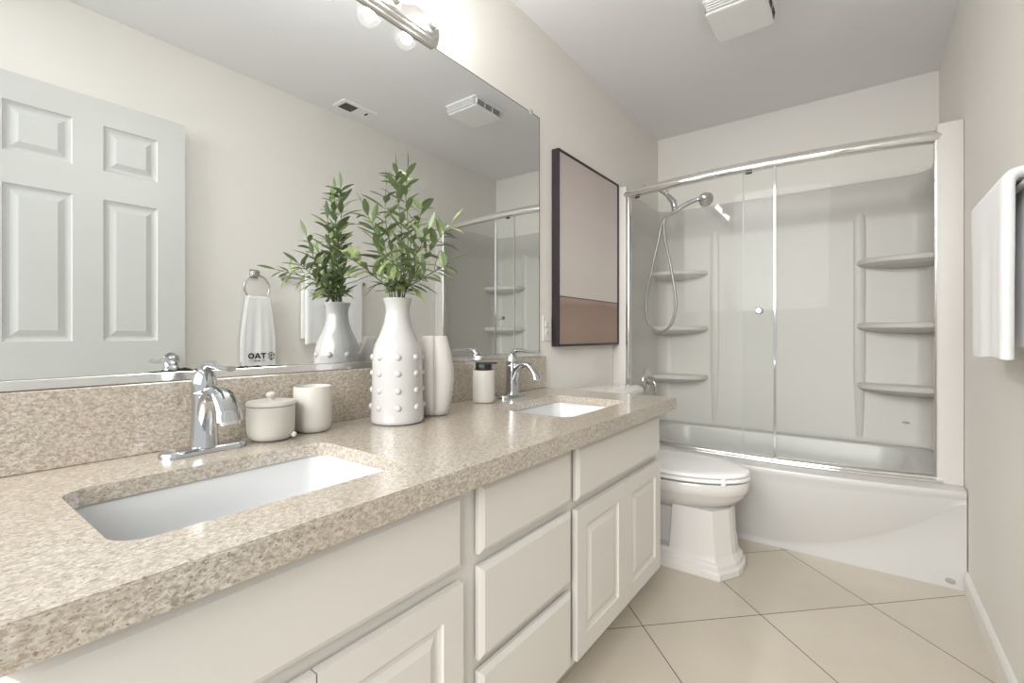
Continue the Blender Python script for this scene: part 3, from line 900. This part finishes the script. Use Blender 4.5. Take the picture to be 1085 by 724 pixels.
# tall bumpy vase
VC = (.152, .866)
va = thing('bumpy_vase', 'tall glossy white bottle vase with raised dots holding olive branches', 'vase', (VC[0], VC[1], CZ))
prof = [(.050, .0008), (.066, .001), (.0725, .004), (.0735, .012), (.0725, .03), (.0700, .08), (.0690, .13), (.0685, .175), (.0665, .200), (.0605, .220), (.0515, .240), (.0430, .260), (.0370, .280), (.0335, .300), (.0325, .312), (.0345, .328), (.0400, .342), (.0410, .345), (.0398, .3465), (.0375, .345), (.0325, .330), (.0300, .312), (.0305, .30), (.034, .28), (.045, .25), (.052, .235)]
bm = B(); lathe(bm, prof, n=56, cap1=True)
obj('vase_body', bm, M['ceramic'], va, True, angle=60)
for z, r in ((.047, .0720), (.093, .0697), (.139, .0688), (.183, .0682)):
    for k in range(8):
        a = 2 * PI * (k + .03) / 8 - .69
        bm = B(); sphere(bm, ((r - .0040) * math.cos(a), (r - .0040) * math.sin(a), z), .0098, 16, 10)
        obj('raised_dot', bm, M['ceramic'], va, True)

# olive branches in it
pl = thing('olive_plant', 'green olive-leaf branches standing in the tall bumpy vase', 'plant', (VC[0], VC[1], CZ + .16))
rng = random.Random(11)
def leaf(bm, p, d, up, L_, wd, curl):
    d = d.normalized(); s = d.cross(up)
    if s.length < 1e-3: s = Vector((1, 0, 0))
    s.normalize(); n = s.cross(d)
    st = [(0, .10), (.12, .45), (.32, .90), (.55, 1.0), (.78, .72), (.93, .32), (1.0, .03)]
    rows = []
    for t, ww in st:
        c = p + d * (L_ * t) - n * (curl * L_ * t * t)
        h = wd * ww
        rows.append([bm.verts.new(c - s * h + n * h * .25), bm.verts.new(c), bm.verts.new(c + s * h + n * h * .25)])
    for a, b in zip(rows[:-1], rows[1:]):
        bm.faces.new((a[0], a[1], b[1], b[0])); bm.faces.new((a[1], a[2], b[2], b[1]))
RT = Vector((.802, .597, 0)); FW = Vector((-.597, .802, 0))
def P3(r, f, z): return RT * r + FW * f + Vector((0, 0, z - CZ - .16))
stems = [   # (right, away, z) control points from the vase mouth
    ([(.004, 0, .93), (.006, .004, 1.12), (.010, .010, 1.28), (-.004, .012, 1.42), (-.006, .010, 1.475)], 18),
    ([(.0, .0, .93), (.012, .006, 1.12), (.030, .0, 1.28), (.026, -.010, 1.40), (.030, -.012, 1.47)], 13),
    ([(.005, 0, .93), (.020, -.004, 1.12), (.062, -.012, 1.20), (.110, -.018, 1.265), (.155, -.015, 1.325)], 14),
    ([(0, 0, .93), (.020, -.010, 1.12), (.070, -.020, 1.165), (.115, -.028, 1.19), (.150, -.030, 1.21)], 10),
    ([(-.004, .0, .93), (-.014, -.006, 1.12), (-.036, -.012, 1.22), (-.058, -.020, 1.30), (-.085, -.022, 1.36)], 13),
    ([(-.003, 0, .93), (-.018, -.012, 1.12), (-.050, -.045, 1.17), (-.085, -.075, 1.20), (-.11, -.10, 1.22)], 11),
    ([(0, -.003, .93), (.008, -.016, 1.12), (.016, -.060, 1.18), (.016, -.120, 1.20), (.015, -.18, 1.215)], 11),
    ([(0, .004, .93), (.004, .012, 1.12), (.030, .010, 1.25), (.062, -.004, 1.33), (.075, -.010, 1.385)], 13),
    ([(0, .0, .93), (.000, .008, 1.12), (-.020, .010, 1.25), (-.034, .000, 1.34), (-.030, -.010, 1.42)], 13),
    ([(0, -.002, .93), (.010, -.012, 1.12), (.045, -.040, 1.20), (.075, -.055, 1.25), (.095, -.065, 1.29)], 11),
    ([(0, -.002, .93), (-.004, -.012, 1.12), (-.020, -.040, 1.18), (-.040, -.065, 1.25), (-.045, -.085, 1.31)], 11),
]
for si, (cp, nl) in enumerate(stems):
    pts = bez([P3(*c) for c in cp], 10)
    n = len(pts)
    bm = B(); tube(bm, pts, [.0022 - .0014 * i / (n - 1) for i in range(n)], 6)
    st_ = obj('stem', bm, M['stem'], pl, True)
    bm = B()
    t0 = next(i for i, q in enumerate(pts) if q.z > 1.122 - CZ - .16) / (n - 1)
    for k in range(nl):
        t = t0 + (.985 - t0) * (k + .15) / nl
        i = min(n - 2, int(t * (n - 1))); p = pts[i]; tan = (pts[i + 1] - pts[i]).normalized()
        a0 = k * 1.35 + si
        for s_ in (0, PI):
            a = a0 + s_ + rng.uniform(-.4, .4)
            ref = Vector((0, 0, 1)) if abs(tan.z) < .8 else Vector((1, 0, 0))
            e1 = tan.cross(ref).normalized(); e2 = tan.cross(e1)
            rad = e1 * math.cos(a) + e2 * math.sin(a)
            d = tan * rng.uniform(.35, .9) + rad + Vector((0, 0, rng.uniform(-.15, .30) - (.25 if k < 2 else 0)))
            L_ = rng.uniform(.044, .074) * (.85 if t > .85 else 1)
            tip = pl.location + p + d.normalized() * L_
            if tip.x < .016: d = Vector((abs(d.x) * .3 + .05, d.y * 1.2, d.z)); 
            upv = Vector((rng.uniform(-.3, .3), rng.uniform(-.3, .3), 1))
            leaf(bm, p, d, upv, L_, rng.uniform(.0068, .0100), rng.uniform(.0, .30))
    d = (pts[-1] - pts[-2]); leaf(bm, pts[-1], d, Vector((.3, .2, .6)), .055, .0065, .05)
    obj('leaves', bm, M['leaf'], st_, True, angle=80)

# lobed matte vase
lv = B()
RB = [(.030, .0005), (.040, .004), (.0455, .02), (.0535, .06), (.0590, .105), (.0580, .145), (.0510, .190), (.0415, .225), (.0370, .2405), (.0345, .241), (.0325, .236), (.036, .215), (.042, .19)]
def lobe(a, z): 
    c = abs(math.cos(1.5 * (a + 1.80)))
    return .48 + .52 * (c ** .33)
lathe(lv, [(r * 1.04, z) for r, z in RB], n=180, fn=lobe)
lv = obj('lobed_vase', lv, M['matteceramic'], None, True, (.150, 1.010, CZ), 75)
tag(lv, 'matte off-white lobed vase right of the tall bumpy vase', 'vase')

# soap dispenser
so = thing('soap_dispenser', 'white soap dispenser with flat black pump by the far faucet', 'soap dispenser', (.103, 1.300, CZ))
bm = B(); lathe(bm, [(.026, .0005), (.037, .002), (.0395, .007), (.040, .013), (.040, .113), (.0385, .1165), (.030, .117)], n=40)
obj('bottle', bm, M['cream'], so, True)
bm = B(); lathe(bm, [(.0315, .1172), (.0315, .121), (.0295, .1225), (.0295, .138), (.0285, .1395)], n=36)
obj('collar', bm, M['black'], so, True)
bm = B(); pts = [(p[0], p[1]) for p in rrect(-.030, .048, -.017, .017, .014, 6)]
bm2 = [[(x * .80 + y * -.6, x * .6 + y * .80, z) for x, y in pts] for z in (.140, .1455)]
loops(bm, bm2, True, True, True)
obj('pump_top', bm, M['black'], so, True)

# ================================================================ TOWELS ON THE RIGHT WALL
tb = thing('towel_bar', 'metal towel bar on the right wall under the hanging bath towel', 'towel bar', (W, 1.66, 1.345))
bm = B(); tube(bm, [(-.048, -.27, 0), (-.048, .27, 0)], .008, 14)
obj('bar', bm, M['nickel'], tb, True)
for y in (-.25, .26):
    bm = B(); tube(bm, [(-.0005, y, 0), (-.006, y, 0), (-.008, y, 0), (-.036, y, 0), (-.038, y, 0), (-.060, y, 0)], [.022, .022, .010, .010, .013, .013], 18)
    obj('bracket', bm, M['nickel'], tb, True)

def drape(bm, xc, ztop, y0, y1, hf, hb, gap, th, wav=0.0, ny=36, taper=None, rnd=.006):
    """cloth folded over a bar parallel to y. x grows towards the wall; front layer is at xc-gap"""
    prof = []
    for k in range(15): prof.append((xc - gap, ztop - gap - hf * (1 - k / 14), 0))
    for k in range(1, 10):
        a = PI - PI * k / 10; prof.append((xc + gap * math.cos(a), ztop - gap + gap * math.sin(a), 1))
    for k in range(15): prof.append((xc + gap, ztop - gap - hb * k / 14, 2))
    # closed outline with thickness
    P2 = [Vector((x, z)) for x, z, _ in prof]
    nrm = []
    for i in range(len(P2)):
        t = (P2[min(len(P2) - 1, i + 1)] - P2[max(0, i - 1)]).normalized(); nrm.append(Vector((-t.y, t.x)))
    outl = [p + n * th * .5 for p, n in zip(P2, nrm)]; inl = [p - n * th * .5 for p, n in zip(P2, nrm)]
    rings = []
    for j in range(ny + 1):
        s = j / ny; s = .5 - .5 * math.cos(PI * s) if rnd > .01 else s; r = []
        e = min(1, min(s, 1 - s) * (y1 - y0) / rnd); k_ = max(.12, math.sqrt(1 - (1 - e) ** 2))
        for q in [p + (o_ - p) * k_ for p, o_ in zip(P2, outl)] + [p + (o_ - p) * k_ for p, o_ in zip(P2, inl)][::-1]:
            dz = (ztop - q.y) / max(.01, hf)
            tp = taper(dz) if taper else 1
            y = (y0 + y1) / 2 + (s - .5) * (y1 - y0) * tp
            side = -1 if q.x < xc else .45
            wv = side * wav * (math.sin(s * 11 + 1) * .6 + math.sin(s * 23 + 2.2) * .4) * min(1, dz * 1.5)
            ez = .004 * math.sin(s * 7 + (0 if q.x < xc else 2)) * min(1, max(0, dz))
            r.append((q.x + wv, y, q.y + ez))
        rings.append(r)
    loops(bm, rings, True, True, True)

bm = B()
drape(bm, W - .048, 1.378, 1.50, 1.90, .40, .37, .022, .026, .004, 60, None, .030)
btw = obj('bath_towel', bm, M['towel'], None, True, angle=60)
tag(btw, 'thick white bath towel folded over the bar on the right wall', 'towel')

ring_y, ring_z = 1.237, 1.352
tr = thing('towel_ring', 'chrome towel ring on the right wall, seen in the mirror', 'towel ring', (W, ring_y, ring_z))
bm = B(); box(bm, -.008, -.0005, -.024, .024, -.024, .024, .003); box(bm, -.045, -.008, -.015, .015, -.018, .016, .004)
obj('wall_mount', bm, M['nickel'], tr)
bm = B(); RR = .068
tube(bm, [(-.042, RR * math.sin(2 * PI * k / 40), -.012 - RR + RR * math.cos(2 * PI * k / 40)) for k in range(41)], .0042, 10, cap=False)
obj('ring', bm, M['nickel'], tr, True)

bm = B()
XT = W - .042
zb = ring_z - .012 - 2 * RR
tpr = lambda dz: min(1.0, .66 + .50 * max(0, dz) ** .8)
drape(bm, XT, zb + .018, 1.155, 1.335, .375, .35, .0105, .006, .003, 40, tpr)
ht = obj('hand_towel', bm, M['towel'], None, True, angle=60)
tag(ht, 'white printed hand towel hanging from the ring, seen in the mirror', 'towel')
# printed lettering on the towel front (room side), read by somebody facing the wall: left is +y
bm = B(); XP = XT - .0105 - .0030 - .0036
def poly(pts):
    loops(bm, [[(XP, y, z) for y, z in pts], [(XP + .0008, y, z) for y, z in pts]], True, True, True)
def ringpoly(cy, cz_, ra, rb, a0=0, a1=2 * PI, n=28):
    o_ = [(cy + ra * math.cos(a0 + (a1 - a0) * k / n), cz_ + ra * math.sin(a0 + (a1 - a0) * k / n)) for k in range(n + 1)]
    i_ = [(cy + rb * math.cos(a0 + (a1 - a0) * k / n), cz_ + rb * math.sin(a0 + (a1 - a0) * k / n)) for k in range(n + 1)]
    for k in range(n): poly([o_[k], o_[k + 1], i_[k + 1], i_[k]])
zt_, zh = .881, .030      # baseline and cap height
c = 1.199; ringpoly(c, zt_ + zh / 2, .0158, .0090)
c = 1.233                                              # A
poly([(c + .0170, zt_), (c + .0095, zt_), (c - .0030, zt_ + zh), (c + .0038, zt_ + zh)])
poly([(c - .0170, zt_), (c - .0095, zt_), (c + .0030, zt_ + zh), (c - .0038, zt_ + zh)])
poly([(c + .009, zt_ + .006), (c - .009, zt_ + .006), (c - .007, zt_ + .011), (c + .007, zt_ + .011)])
c = 1.2645                                              # T
poly([(c - .0145, zt_ + zh), (c + .0145, zt_ + zh), (c + .0145, zt_ + zh - .0065), (c - .0145, zt_ + zh - .0065)])
poly([(c - .0034, zt_), (c + .0034, zt_), (c + .0034, zt_ + zh - .0065), (c - .0034, zt_ + zh - .0065)])
# round emblem with an arrow-like stroke and a pointed foot
c = 1.308; z_ = zt_ + .014
ringpoly(c, z_, .0195, .0160, PI * .12, PI * .78)
ringpoly(c, z_, .0195, .0160, PI * 1.12, PI * 1.42, 12); ringpoly(c, z_, .0195, .0160, PI * 1.58, PI * 1.86, 12)
poly([(c - .0195, z_ + .012), (c - .0195, z_ + .004), (c - .009, z_ + .008)])
poly([(c - .008, z_ - .017), (c + .008, z_ - .017), (c, z_ - .027)])
poly([(c + .021, z_ + .0045), (c + .007, z_ + .0045), (c + .007, z_ + .001), (c + .021, z_ + .001)])
poly([(c + .001, z_ + .009), (c - .004, z_ + .008), (c + .001, z_ + .001), (c + .005, z_ + .002)])
poly([(c - .011, z_ + .002), (c + .003, z_ + .002), (c + .001, z_ - .002), (c - .012, z_ - .002)])
poly([(c - .009, z_ - .001), (c - .005, z_ - .001), (c + .002, z_ - .010), (c - .001, z_ - .011)])
# small line below: rule, tiny marks, rule
zl = zt_ - .0125
poly([(1.181, zl), (1.203, zl), (1.203, zl + .0013), (1.181, zl + .0013)])
poly([(1.258, zl), (1.281, zl), (1.281, zl + .0013), (1.258, zl + .0013)])
for a, b in ((1.2135, 1.2155), (1.220, 1.2225), (1.2265, 1.229), (1.233, 1.2355), (1.240, 1.2425), (1.2455, 1.248)):
    poly([(a, zl - .004), (b, zl - .004), (b, zl + .005), (a, zl + .005)])
for a, b in ((1.2225, 1.2265), (1.2355, 1.240)):
    poly([(a, zl - .001), (b, zl - .001), (b, zl + .0015), (a, zl + .0015)])
obj('printed_lettering', bm, M['ink'], ht)
ht.children[0]['label'] = 'black printed lettering and round emblem'
